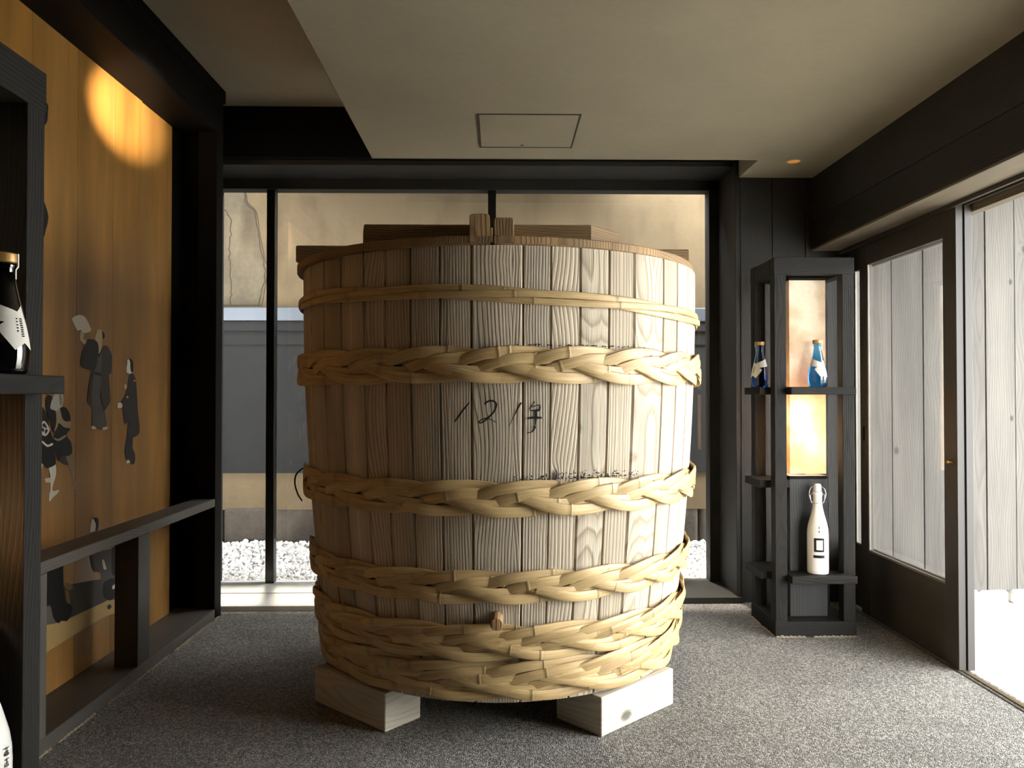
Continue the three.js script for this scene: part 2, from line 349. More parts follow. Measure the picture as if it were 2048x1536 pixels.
// ---------------------------------------------------------------- left: painted panel behind a dark frame
{
  const pn = thing('painted_wall_panel', 'golden wooden wall panel painted with robed figures behind a dark rail', 'wall panel', [-1.73, 0.052, 0]);
  const zs = [2.3, 2.56, 2.857, 3.17, 3.46, 3.735, 4.088];
  for (let i = 0; i < zs.length - 1; i++) part('panel_board', slab(-0.03, i === 5 ? -0.006 : rr(-0.0006, 0.0006), 0, 2.75, -zs[i + 1] + 0.0008, -zs[i] - 0.0008, 1, 0.001), panelMats[i % 3], pn);
  const col = new THREE.Color();
  const figure = (label, shapes) => {
    const gs = shapes.map(([hex, pts], k) => {
      const sh = new THREE.Shape(new THREE.SplineCurve([...pts, pts[0]].map(([z, y]) => new THREE.Vector2(z, y - 0.052))).getPoints(pts.length * 5).slice(0, -1));
      const g = new THREE.ShapeGeometry(sh).toNonIndexed(), p = g.attributes.position, c = new Float32Array(p.count * 3);
      col.set('#' + hex);
      for (let i = 0; i < p.count; i++) {
        const q = 1 + 0.10 * nz(p.getX(i) * 40, p.getY(i) * 25, k);
        c.set([col.r * q, col.g * q, col.b * q], i * 3);
        p.setXYZ(i, 0.0016 + k * 0.00012, p.getY(i), -p.getX(i));
      }
      g.setAttribute('color', new THREE.BufferAttribute(c, 3)); g.computeVertexNormals(); return g;
    });
    part('painted_figure', gs, new THREE.MeshStandardMaterial({ vertexColors: true, roughness: 0.7 }), pn, label);
  };
  const F = {fan:[['ddd5c4',[[3.131,1.508],[3.151,1.519],[3.185,1.529],[3.221,1.528],[3.245,1.514],[3.267,1.492],[3.277,1.471],[3.222,1.457],[3.198,1.468],[3.175,1.464],[3.151,1.484]]],
  ['c9b48c',[[3.198,1.463],[3.222,1.457],[3.219,1.432],[3.241,1.429],[3.235,1.41],[3.208,1.42],[3.193,1.432]]],
  ['c9b48c',[[3.334,1.481],[3.363,1.482],[3.376,1.467],[3.37,1.443],[3.364,1.422],[3.328,1.42],[3.312,1.432],[3.315,1.456]]],
  ['c9b48c',[[3.322,1.426],[3.364,1.429],[3.367,1.409],[3.342,1.377],[3.329,1.413]]],
  ['14110e',[[3.366,1.48],[3.386,1.468],[3.391,1.455],[3.373,1.443],[3.37,1.46]]],
  ['3c3731',[[3.292,1.318],[3.314,1.312],[3.296,1.239],[3.291,1.159],[3.254,1.169],[3.262,1.222]]],
  ['57524a',[[3.31,1.352],[3.342,1.374],[3.377,1.396],[3.372,1.297],[3.36,1.239],[3.358,1.172],[3.391,1.137],[3.409,1.065],[3.359,1.05],[3.327,1.058],[3.295,1.066],[3.294,1.139],[3.287,1.189],[3.298,1.272],[3.311,1.305]]],
  ['2a2723',[[3.253,1.435],[3.312,1.434],[3.338,1.411],[3.335,1.367],[3.311,1.309],[3.255,1.308],[3.209,1.318],[3.2,1.347],[3.223,1.39],[3.235,1.414]]],
  ['3c3731',[[3.374,1.413],[3.407,1.417],[3.434,1.399],[3.455,1.366],[3.449,1.299],[3.429,1.288],[3.44,1.213],[3.441,1.171],[3.414,1.147],[3.384,1.134],[3.36,1.205],[3.362,1.287],[3.368,1.375]]],
  ['14110e',[[3.304,1.3],[3.356,1.295],[3.359,1.283],[3.311,1.288]]],
  ['14110e',[[3.329,1.415],[3.343,1.377],[3.375,1.411],[3.366,1.389],[3.338,1.365]]],
  ['ddd5c4',[[3.286,1.07],[3.314,1.065],[3.321,1.055],[3.286,1.058]]],
  ['ddd5c4',[[3.379,1.059],[3.415,1.061],[3.416,1.05],[3.379,1.049]]]],
 robe:[['ddd5c4',[[3.598,1.365],[3.617,1.364],[3.628,1.338],[3.63,1.312],[3.646,1.305],[3.628,1.293],[3.611,1.301],[3.592,1.304],[3.59,1.318],[3.583,1.326],[3.591,1.332]]],
  ['14110e',[[3.608,1.371],[3.64,1.367],[3.654,1.35],[3.653,1.313],[3.644,1.305],[3.627,1.323],[3.624,1.352]]],
  ['14110e',[[3.61,1.082],[3.653,1.004],[3.654,0.952],[3.678,0.921],[3.677,0.881],[3.647,0.874],[3.617,0.89],[3.59,0.913],[3.579,0.947],[3.6,1.01]]],
  ['22160e',[[3.645,1.303],[3.68,1.276],[3.693,1.206],[3.706,1.117],[3.722,1.023],[3.661,1.0],[3.626,1.005],[3.61,1.075],[3.581,1.065],[3.565,1.102],[3.557,1.141],[3.542,1.167],[3.571,1.188],[3.6,1.239],[3.617,1.293]]],
  ['c9b48c',[[3.567,1.247],[3.589,1.249],[3.594,1.231],[3.571,1.23]]],
  ['ddd5c4',[[3.507,1.16],[3.528,1.167],[3.553,1.156],[3.546,1.143],[3.51,1.142]]],
  ['ddd5c4',[[3.591,0.892],[3.613,0.899],[3.63,0.885],[3.598,0.884]]],
  ['c9b48c',[[3.661,1.271],[3.673,1.271],[3.673,1.264],[3.661,1.264]]],
  ['c9b48c',[[3.59,1.195],[3.605,1.195],[3.605,1.187],[3.59,1.187]]]],
 crest:[['ddd5c4',[[2.894,0.957],[2.918,0.955],[2.945,0.937],[2.918,0.907],[2.903,0.884],[2.895,0.859],[2.865,0.851],[2.863,0.96]]],
  ['ddd5c4',[[2.98,0.925],[3.022,0.933],[3.031,0.902],[3.023,0.874],[3.009,0.849],[3.01,0.829],[3.05,0.828],[3.041,0.816],[3.01,0.803],[2.993,0.792],[2.985,0.797],[2.987,0.822],[2.993,0.835],[2.99,0.863],[2.965,0.867],[2.959,0.882],[2.992,0.884],[2.986,0.907]]],
  ['14110e',[[2.896,1.165],[2.922,1.164],[2.95,1.145],[2.975,1.115],[2.984,1.073],[3.007,1.029],[3.016,0.996],[3.028,0.942],[3.017,0.927],[2.969,0.921],[2.945,0.937],[2.91,0.956],[2.896,0.963],[2.832,0.977],[2.83,1.162]]],
  ['ddd5c4',[[2.951,1.102],[2.968,1.089],[2.985,1.068],[2.973,1.05],[2.954,1.044],[2.935,1.052],[2.923,1.069],[2.923,1.088],[2.937,1.1]]],
  ['14110e',[[2.952,1.093],[2.963,1.081],[2.966,1.073],[2.952,1.077],[2.937,1.084],[2.942,1.092]]],
  ['14110e',[[2.934,1.078],[2.948,1.071],[2.947,1.061],[2.935,1.065]]],
  ['14110e',[[2.956,1.069],[2.972,1.067],[2.965,1.057],[2.954,1.053]]],
  ['ddd5c4',[[2.927,1.026],[2.941,1.026],[2.971,1.01],[3.001,1.015],[3.005,1.007],[2.971,1.002],[2.949,1.012]]]],
 wig:[['3c3731',[[3.047,0.977],[3.089,0.964],[3.122,0.924],[3.089,0.924],[3.054,0.943]]],
  ['8f7f66',[[3.092,0.962],[3.134,0.96],[3.153,0.918],[3.163,0.855],[3.199,0.813],[3.164,0.817],[3.151,0.856],[3.126,0.903]]],
  ['14110e',[[2.968,1.201],[2.999,1.193],[3.002,1.15],[3.022,1.137],[3.029,1.12],[3.033,1.087],[3.018,1.055],[3.001,1.062],[2.989,1.095],[2.961,1.144],[2.957,1.177]]],
  ['14110e',[[3.043,1.093],[3.087,1.073],[3.125,1.063],[3.1,1.041],[3.133,1.008],[3.14,0.967],[3.107,0.956],[3.065,0.959],[3.045,0.941],[3.007,1.009],[3.012,1.042],[3.029,1.074]]],
  ['14110e',[[3.054,1.149],[3.086,1.152],[3.119,1.129],[3.127,1.094],[3.093,1.091],[3.063,1.112]]],
  ['a08c6c',[[3.025,1.137],[3.051,1.143],[3.069,1.109],[3.093,1.095],[3.126,1.094],[3.129,1.073],[3.087,1.071],[3.046,1.09],[3.035,1.074],[3.015,1.058],[3.028,1.094]]],
  ['b9b4aa',[[3.027,1.213],[3.056,1.212],[3.074,1.192],[3.069,1.159],[3.051,1.149],[3.034,1.138],[3.008,1.142],[2.988,1.149],[2.993,1.173],[3.01,1.196]]],
  ['8d8578',[[3.044,1.206],[3.063,1.196],[3.066,1.166],[3.053,1.159],[3.047,1.179]]],
  ['98907f',[[3.012,1.035],[3.044,1.029],[3.088,1.041],[3.094,1.034],[3.047,1.02],[3.015,1.029]]]],
 ground:[['4c463b',[[3.079,0.444],[3.198,0.429],[3.371,0.403],[3.544,0.37],[3.545,0.279],[3.373,0.269],[3.16,0.277],[3.101,0.294]]],
  ['c8a76a',[[2.936,0.332],[3.056,0.309],[3.2,0.302],[3.388,0.296],[3.545,0.293],[3.546,0.223],[3.382,0.231],[3.147,0.225],[3.002,0.22],[2.938,0.216]]]],
 kneel:[['6b655b',[[2.935,0.404],[2.997,0.401],[3.019,0.336],[3.044,0.312],[2.936,0.335]]],
  ['14110e',[[2.933,0.531],[3.072,0.535],[3.085,0.5],[3.089,0.448],[3.099,0.395],[3.119,0.368],[3.152,0.345],[3.146,0.317],[3.113,0.297],[3.075,0.312],[3.056,0.305],[3.019,0.339],[2.997,0.391],[2.935,0.404]]],
  ['8a6a3a',[[3.092,0.455],[3.118,0.449],[3.158,0.424],[3.131,0.416],[3.099,0.435]]],
  ['8a6a3a',[[3.102,0.424],[3.125,0.411],[3.135,0.364],[3.109,0.378]]]],
 sit:[['ddd5c4',[[3.297,0.674],[3.319,0.671],[3.328,0.65],[3.321,0.618],[3.287,0.618],[3.283,0.638]]],
  ['14110e',[[3.305,0.679],[3.345,0.669],[3.351,0.638],[3.341,0.615],[3.326,0.615],[3.329,0.646]]],
  ['57524a',[[3.279,0.62],[3.353,0.61],[3.37,0.537],[3.456,0.516],[3.542,0.523],[3.545,0.303],[3.483,0.285],[3.388,0.344],[3.371,0.426],[3.311,0.456],[3.281,0.543]]],
  ['14110e',[[3.387,0.359],[3.402,0.383],[3.474,0.384],[3.507,0.358],[3.525,0.321],[3.475,0.289],[3.427,0.3],[3.392,0.331]]],
  ['14110e',[[3.464,0.514],[3.496,0.516],[3.504,0.4],[3.467,0.408]]],
  ['ddd5c4',[[3.382,0.483],[3.397,0.48],[3.419,0.439],[3.398,0.44],[3.386,0.466]]],
  ['ddd5c4',[[3.47,0.347],[3.507,0.354],[3.513,0.34],[3.479,0.332]]],
  ['2a2723',[[3.431,0.272],[3.451,0.273],[3.467,0.259],[3.448,0.252],[3.429,0.263]]]],
 dark:[['14110e',[[2.843,2.285],[2.946,2.314],[2.956,2.28],[2.94,2.227],[2.845,2.174]]],
  ['14110e',[[2.833,1.928],[2.919,1.939],[2.951,1.914],[2.965,1.876],[2.949,1.828],[2.928,1.793],[2.836,1.763]]]]};
  figure('painted brown ground with a pale band', F.ground);
  figure('painted man in grey coat raising a folding fan', F.fan);
  figure('painted woman in long dark robe seen from the side', F.robe);
  figure('painted dancer in short black coat with white crest', F.crest);
  figure('painted dancer with white hair and black coat', F.wig);
  figure('painted kneeling figure in black', F.kneel);
  figure('painted seated figure with dark round bag', F.sit);
  figure('dark painted shapes at the edge', F.dark);

  const fr = thing('dark_timber_frame', 'dark timber frame with beam, rail, posts and sill in front of the painted panel', 'frame', [-1.523, 0, 0]);
  part('beam', slab(-0.27, 0, 2.62, 2.87, -4.245, 2.5, 2), black, fr);
  part('beam_lip', slab(-0.20, 0.012, 2.80, 2.87, -4.245, 2.5, 2), black, fr);
  part('sill', slab(-0.24, 0, 0, 0.055, -4.18, 2.5, 2), railWood, fr);
  part('rail', slab(-0.12, 0, 0.603, 0.645, -4.15, -1.7, 2), railWood, fr);
  part('post', slab(-0.12, 0, 0.055, 0.603, -2.625, -2.53, 1), railWood, fr);
  part('post', slab(-0.10, -0.001, 0.055, 0.603, -3.39, -3.28, 1), doorWood, fr, 'glossy dark short post under the rail');
  part('post', slab(-0.10, 0, 0, 2.62, -4.245, -4.15, 1), black, fr, 'tall black corner post');
  part('mortar_line', mortarLine([[0.002, -2.5], [0.002, -4.2]], 0.010), mortarMat, fr, 'pale broken mortar line along the floor').userData.kind = 'stuff';
}
function mortarLine(path, h) {
  const gs = [];
  for (let i = 0; i < path.length - 1; i++) {
    const a = new THREE.Vector2(...path[i]), b = new THREE.Vector2(...path[i + 1]), L = a.distanceTo(b), n = Math.ceil(L / 0.022);
    for (let k = 0; k < n; k++) {
      if (nz(k * 0.21, i * 3.3, 5) < -0.15) continue;
      const c = a.clone().lerp(b, (k + 0.5) / n), g = new THREE.DodecahedronGeometry(1, 0), s = h * (0.7 + 0.6 * Math.abs(nz(k * 0.5, i, 9)));
      g.scale(Math.abs(b.x - a.x) > Math.abs(b.y - a.y) ? 0.014 : s * 0.7, s * 0.8, Math.abs(b.x - a.x) > Math.abs(b.y - a.y) ? s * 0.7 : 0.014);
      g.translate(c.x + rr(-0.001, 0.001), s * 0.4, c.y); gs.push(g);
    }
  }
  return mergeGeometries(gs);
}

// ---------------------------------------------------------------- ceiling fittings
{
  const h = thing('ceiling_hatch', 'square access hatch with thin dark frame in the lowered ceiling', 'hatch', [0.132, 2.467, -3.684]);
  const s = 0.236, q = 0.227, f = [];
  for (const [x0, x1, z0, z1] of [[-s, s, -q - 0.007, -q], [-s, s, q, q + 0.007], [-s, -s + 0.007, -q, q], [s - 0.007, s, -q, q]]) f.push(slab(x0, x1, -0.004, 0.004, z0, z1, 0, 0.001));
  part('hatch_frame', f, flat(0x4a4338, { roughness: 0.5, metalness: 0.3 }), h);
  part('hatch_panel', slab(-s + 0.009, s - 0.009, -0.0025, 0.006, -q + 0.003, q - 0.003, 2, 0.001), ceilingMat, h);
  part('latch', new THREE.CylinderGeometry(0.009, 0.009, 0.004, 16).translate(-0.02, -0.004, -q + 0.03), brass, h);

  const d = thing('recessed_downlight', 'small round recessed downlight glowing dull orange in the lowered ceiling', 'ceiling light', [1.59, 2.467, -4.13]);
  part('trim_ring', new THREE.LatheGeometry([[0.034, 0.002], [0.034, -0.004], [0.042, -0.004], [0.046, 0.001]].map((p) => new THREE.Vector2(...p)), 36), flat(0xa8987a), d);
  part('lamp_disc', new THREE.CylinderGeometry(0.034, 0.034, 0.003, 32), flat(0x5a4020, { emissive: 0xffa850, emissiveIntensity: 0.5 }), d);
  const sp = new THREE.SpotLight(0xffb060, LAMP_DOWN, 0, 0.7, 1, 2); sp.position.set(1.59, 2.455, -4.13); sp.target.position.set(1.59, 0, -4.13); sp.castShadow = true; scene.add(sp, sp.target);

  // spotlight hung from the lowered ceiling, above the picture, that makes the bright oval on the panel
  const P = new THREE.Vector3(-0.62, 2.25, -1.95), T = new THREE.Vector3(-1.73, 2.50, -3.56), dir = T.clone().sub(P).normalize();
  const s1 = thing('spotlight', 'small black spotlight hung from the lowered ceiling and aimed at the golden panel', 'spotlight', P.toArray());
  const body = new THREE.LatheGeometry([[0, -0.10], [0.030, -0.10], [0.034, -0.09], [0.034, 0.0], [0.031, 0.0], [0.028, -0.012], [0, -0.012]].map((p) => new THREE.Vector2(...p)), 28);
  const qn = new THREE.Quaternion().setFromUnitVectors(new THREE.Vector3(0, 1, 0), dir);
  part('lamp_head', body.applyQuaternion(qn), black, s1);
  part('lamp_disc', new THREE.CylinderGeometry(0.027, 0.027, 0.002, 24).translate(0, -0.009, 0).applyQuaternion(qn), flat(0xffd9a0, { emissive: 0xffb060, emissiveIntensity: 3 }), s1);
  part('stem', new THREE.CylinderGeometry(0.007, 0.007, 0.21, 12).translate(0, 0.11, 0).translate(-dir.x * 0.05, 0, -dir.z * 0.05), black, s1);
  const L = new THREE.SpotLight(0xffe8cc, LAMP_SPOT, 0, 0.125, 1, 2); L.position.copy(P).addScaledVector(dir, 0.01); L.target.position.copy(T); L.castShadow = true; scene.add(L, L.target);
}

// ---------------------------------------------------------------- lantern display towers
const paperMat = (() => {
  const c = dataTex(256, 512, (u, v) => { const a = fbm(u * 3.2, v * 5, 31), b = nz(u * 40, v * 60, 4); return mix([0.95, 0.91, 0.83], [0.78, 0.64, 0.44], Math.max(0, Math.min(1, 0.3 + 0.75 * a))).map((q) => q * (1 + 0.03 * b)); }, true);
  return new THREE.MeshPhysicalMaterial({ map: c, transmission: 0.45, roughness: 1, thickness: 0 });
})();
function tower(label, pos, turn, lamp) {
  const t = thing('lantern_tower', label, 'display stand', pos, 'lantern towers'); t.rotation.y = turn;
  const hx = 0.2, hz = 0.18, p = 0.06, H = 1.888;
  for (const [sx, sz] of [[-1, 1], [1, 1], [-1, -1], [1, -1]]) part('post', slab(sx * hx, sx * (hx - p), 0, H - 0.002, sz * hz, sz * (hz - p), 1), towerWood, t);
  for (const sz of [1, -1]) part('top_rail', slab(-hx - 0.002, hx + 0.002, H - 0.085, H, sz * (hz + 0.002), sz * (hz - p + 0.004), 0), towerWood, t);
  for (const sx of [1, -1]) part('top_rail', slab(sx * (hx + 0.001), sx * (hx - p + 0.004), H - 0.085, H - 0.001, -hz + p, hz - p, 2), towerWood, t);
  part('plinth', slab(-hx - 0.003, hx + 0.003, 0, 0.078, -hz - 0.003, hz + 0.003, 0), towerWood, t);
  const w = 0.0926;
  part('pedestal', slab(-w - 0.004, w + 0.004, 0.078, 0.775, -w - 0.004, w + 0.004, 1), darkWood, t);
  part('lamp_tray', slab(-w - 0.006, w + 0.006, 0.775, 0.79, -w - 0.006, w + 0.006, 0), black, t);
  const paper = [], th = 0.0008;
  for (const s of [1, -1]) paper.push(boxUV(-w, w, 0.80, 1.785, s * w - th, s * w + th), boxUV(s * w - th, s * w + th, 0.80, 1.785, -w, w));
  part('paper_shade', paper, paperMat, t);
  part('lamp_cap', slab(-w - 0.004, w + 0.004, 1.785, 1.80, -w - 0.004, w + 0.004, 0), black, t);
  const bulb = part('lamp_bulb', new THREE.SphereGeometry(0.03, 20, 14).translate(0, 0.93, 0), flat(0xfff0d0, { emissive: 0xffc47a, emissiveIntensity: 4 }), t);
  part('bulb_holder', new THREE.CylinderGeometry(0.016, 0.02, 0.11, 16).translate(0, 0.845, 0), black, t);
  const L = new THREE.PointLight(0xffe6cc, lamp, 0, 2); L.shadow.radius = 1.2; L.position.set(0, 0.93, 0).applyAxisAngle(new THREE.Vector3(0, 1, 0), turn).add(t.position); L.castShadow = true; scene.add(L);
  // shelves notched between the posts, proud of the faces
  for (const y of [1.24, 0.312]) part('shelf', slab(-hx + p + 0.002, hx - 0.015, y - 0.038, y, hz + 0.055, 0.1, 0), towerWood, t);
  for (const y of [1.24, 0.77, 0.312]) part('shelf', slab(-hx - 0.055, -0.1, y - 0.038, y, -hz + p + 0.002, hz - p - 0.002, 2), towerWood, t);
  part('mortar_line', mortarLine([[-hx, hz + 0.004], [hx, hz + 0.004]], 0.010), mortarMat, t, 'pale mortar bead along the floor').userData.kind = 'stuff';
  part('mortar_line', mortarLine([[-hx - 0.004, -hz], [-hx - 0.004, hz]], 0.008), mortarMat, t, 'pale mortar bead along the floor').userData.kind = 'stuff';
  return t;
}
function boxUV(x0, x1, y0, y1, z0, z1) {
  const g = new THREE.BoxGeometry(x1 - x0, y1 - y0, z1 - z0).toNonIndexed(); g.translate((x0 + x1) / 2, (y0 + y1) / 2, (z0 + z1) / 2);
  const p = g.attributes.position, uv = g.attributes.uv;
  for (let i = 0; i < p.count; i++) uv.setXY(i, (p.getX(i) + p.getZ(i) + 0.2) * 1.6, (p.getY(i) - 0.8));
  return g;
}
tower('dark timber lantern tower in the right back corner beside the glazed sliding door', [1.566, 0, -3.99], 0, LAMP_PAPER);
tower('near dark timber lantern tower cut off by the left edge of the photo', [-1.153, 0, -1.455], Math.PI / 2, LAMP_PAPER_LEFT);

// ---------------------------------------------------------------- bottles
const blueGlass = new THREE.MeshPhysicalMaterial({ color: 0xffffff, transmission: 1, thickness: 0.02, roughness: 0.02, ior: 1.5, attenuationColor: new THREE.Color(0.16, 0.46, 0.78), attenuationDistance: 0.03 });
const darkGlass = new THREE.MeshPhysicalMaterial({ color: 0x050506, roughness: 0.04, clearcoat: 1, ior: 1.5 });
const labelMat = flat(0xd9d4c8, { roughness: 0.85 }), capMat = flat(0xb08a50, { roughness: 0.45, metalness: 0.4 });
const prof = [[0, 0], [0.036, 0], [0.040, 0.003], [0.0425, 0.012], [0.0455, 0.03], [0.0462, 0.045], [0.0445, 0.066], [0.0395, 0.094], [0.0315, 0.128], [0.0245, 0.158], [0.0205, 0.180], [0.0190, 0.198], [0.0190, 0.206], [0.0215, 0.209], [0.0215, 0.215], [0.0195, 0.217], [0.0195, 0.219], [0, 0.219]];
const bottleR = (y) => { for (let i = 2; i < prof.length - 1; i++) if (y <= prof[i + 1][1]) { const a = prof[i], b = prof[i + 1]; return a[0] + (b[0] - a[0]) * (y - a[1]) / Math.max(1e-6, b[1] - a[1]); } return 0.0195; };
// a patch wrapped on the bottle: outline (angle, height) as lower and upper edge along u
function wrapPatch(n, m, f, lift, radius) {
  const pos = [], idx = [], uv = [];
  for (let i = 0; i <= n; i++) for (let j = 0; j <= m; j++) {
    const [a, y] = f(i / n, j / m), r = radius(y) + lift;
    pos.push(r * Math.sin(a), y, r * Math.cos(a)); uv.push(i / n, j / m);
  }
  for (let i = 0; i < n; i++) for (let j = 0; j < m; j++) { const a = i * (m + 1) + j, b = a + m + 1; idx.push(a, b, a + 1, b, b + 1, a + 1); }
  const g = new THREE.BufferGeometry(); g.setAttribute('position', new THREE.Float32BufferAttribute(pos, 3)); g.setAttribute('uv', new THREE.Float32BufferAttribute(uv, 2)); g.setIndex(idx); g.computeVertexNormals(); return g;
}
function sakeBottle(label, glass, pos, turn, flip = 1) {
  const b = thing('sake_bottle', label, 'bottle', pos, 'small sake bottles with slanted labels'); b.rotation.y = turn;
  part('glass_body', new THREE.LatheGeometry(prof.map((p) => new THREE.Vector2(...p)), 48), glass, b);
  part('cap', new THREE.LatheGeometry([[0, 0.2165], [0.0225, 0.2165], [0.0235, 0.219], [0.0235, 0.2335], [0.022, 0.236], [0, 0.2362]].map((p) => new THREE.Vector2(...p)), 40), capMat, b, 'golden cap');
  // paper seal running from the cap down the neck
  part('paper_seal', wrapPatch(3, 8, (u, v) => [flip * (1.35 + (u - 0.5) * 0.42), 0.186 + v * 0.050], 0.0012, (y) => y > 0.205 ? 0.0235 : 0.0195), labelMat, b, 'white paper seal down the neck');
  // slanted label: a tongue with a notched end, crossing a band round the shoulder
  const A = [1.08, 0.134], B = [-0.30, 0.089], C = [0.42, 0.046], D = [1.27, 0.046];
  part('paper_label', wrapPatch(28, 12, (u, v) => {
    const up = [A[0] + (B[0] - A[0]) * u, A[1] + (B[1] - A[1]) * u], lo = [D[0] + (C[0] - D[0]) * u, D[1] + (C[1] - D[1]) * u + 0.014 * (1 - Math.abs(2 * u - 1))];
    return [flip * (lo[0] + (up[0] - lo[0]) * v), lo[1] + (up[1] - lo[1]) * v];
  }, 0.0010, bottleR), labelMat, b, 'white paper label tongue with notched end');
  part('paper_label', wrapPatch(28, 8, (u, v) => { const a = 0.72 - u * 2.2, top = 0.121 + 0.028 * u, low = 0.096 + 0.012 * u; return [flip * a, low + (top - low) * v]; }, 0.0004, bottleR), labelMat, b, 'white label band round the shoulder');
  const marks = [];
  for (let c = 0; c < 2; c++) for (let k = 0; k < (c ? 5 : 9); k++) marks.push(wrapPatch(2, 1, (u, v) => [flip * (0.80 - c * 0.22 + (u - 0.5) * (c ? 0.07 : 0.15)), 0.107 - k * (c ? 0.006 : 0.0042) + (v - 0.5) * 0.0026], 0.0016, bottleR));
  part('label_lettering', marks, ink, b, 'tiny column of dark lettering');
  return b;
}
sakeBottle('dark glass sake bottle with slanted white label on the near left tower', darkGlass, [-0.968, 1.2406, -1.515], 0.57);
sakeBottle('dark blue sake bottle on the left-facing shelf of the corner lantern tower', blueGlass, [1.352, 1.2406, -3.985], -0.35, -1);
sakeBottle('translucent blue sake bottle standing before the lit paper of the corner tower', blueGlass, [1.592, 1.2406, -3.835], -0.45);

const porcelain = new THREE.MeshPhysicalMaterial({ color: 0xe4e0d8, roughness: 0.18, clearcoat: 0.6, clearcoatRoughness: 0.1 });
const wp = [[0, 0], [0.047, 0], [0.0505, 0.004], [0.0512, 0.02], [0.0512, 0.19], [0.0500, 0.214], [0.0455, 0.243], [0.0375, 0.272], [0.0295, 0.300], [0.0240, 0.326], [0.0215, 0.350], [0.0210, 0.385], [0.0235, 0.389], [0.0235, 0.400], [0.0200, 0.403], [0, 0.403]];
const wR = () => 0.0512;
function whiteBottle(label, pos, turn, columnOnly) {
  const b = thing('swing_top_bottle', label, 'bottle', pos, 'white swing-top bottles'); b.rotation.y = turn; const bail = columnOnly ? 0.7 : 0;
  part('porcelain_body', new THREE.LatheGeometry(wp.map((p) => new THREE.Vector2(...p)), 56), porcelain, b);
  part('stopper', new THREE.LatheGeometry([[0, 0.403], [0.018, 0.403], [0.0195, 0.408], [0.0185, 0.428], [0.0165, 0.440], [0.011, 0.444], [0, 0.445]].map((p) => new THREE.Vector2(...p)), 40), porcelain, b);
  const loops = [];
  for (const s of [-1, 1]) {
    loops.push(tube([[s * 0.018, 0.43, 0], [s * 0.030, 0.424, 0.004], [s * 0.038, 0.400, 0.008], [s * 0.036, 0.375, 0.010], [s * 0.026, 0.352, 0.008], [s * 0.021, 0.350, 0.004]], 0.0013, false, 30, 6));
    loops.push(tube([[s * 0.022, 0.392, 0], [s * 0.031, 0.39, 0.003], [s * 0.033, 0.372, 0.006], [s * 0.028, 0.35, 0.008], [s * 0.020, 0.345, 0.008]], 0.0013, false, 24, 6));
  }
  const ring = []; for (let i = 0; i < 24; i++) ring.push([0.0225 * Math.cos(i / 24 * 6.2832), 0.349, 0.0225 * Math.sin(i / 24 * 6.2832)]);
  loops.push(tube(ring, 0.0013, true, 48, 6)); part('wire_bail', loops, wire, b).rotation.y = bail;
  const bar = (a0, a1, y0, y1) => wrapPatch(8, 1, (u, v) => [a0 + (a1 - a0) * u, y0 + (y1 - y0) * v], 0.0006, wR);
  const mk = [];
  if (!columnOnly) {
    mk.push(bar(-0.36, 0.58, 0.170, 0.180), bar(-0.36, 0.58, 0.112, 0.122), bar(-0.36, -0.14, 0.112, 0.180), bar(0.46, 0.58, 0.112, 0.180), bar(-0.42, 0.62, 0.082, 0.096));
    for (const y of [0.212, 0.232]) mk.push(bar(0.07, 0.19, y - 0.005, y - 0.003), bar(0.07, 0.19, y + 0.003, y + 0.005), bar(0.11, 0.14, y - 0.006, y + 0.006), bar(0.05, 0.2, y - 0.001, y + 0.001));
  } else {
    for (const y of [0.213, 0.192, 0.171]) for (const [a, c, d, e] of [[-0.16, 0.16, 0.008, 0.0102], [-0.03, 0.03, -0.011, 0.011], [-0.13, 0.13, -0.001, 0.001], [-0.16, -0.08, -0.009, -0.002], [0.07, 0.15, -0.010, -0.004]]) mk.push(bar(0.72 * a, 0.72 * c, y + 0.75 * d, y + 0.75 * e));
  }
  part('painted_mark', mk, ink, b, columnOnly ? 'black painted characters' : 'black square and bar mark');
}
whiteBottle('white swing-top bottle with black square mark on the corner tower', [1.588, 0.3126, -3.835], -0.38, false);
whiteBottle('white bottle with black characters at the lower left edge of the photo', [-0.984, 0.3126, -1.485], 1.5, true);

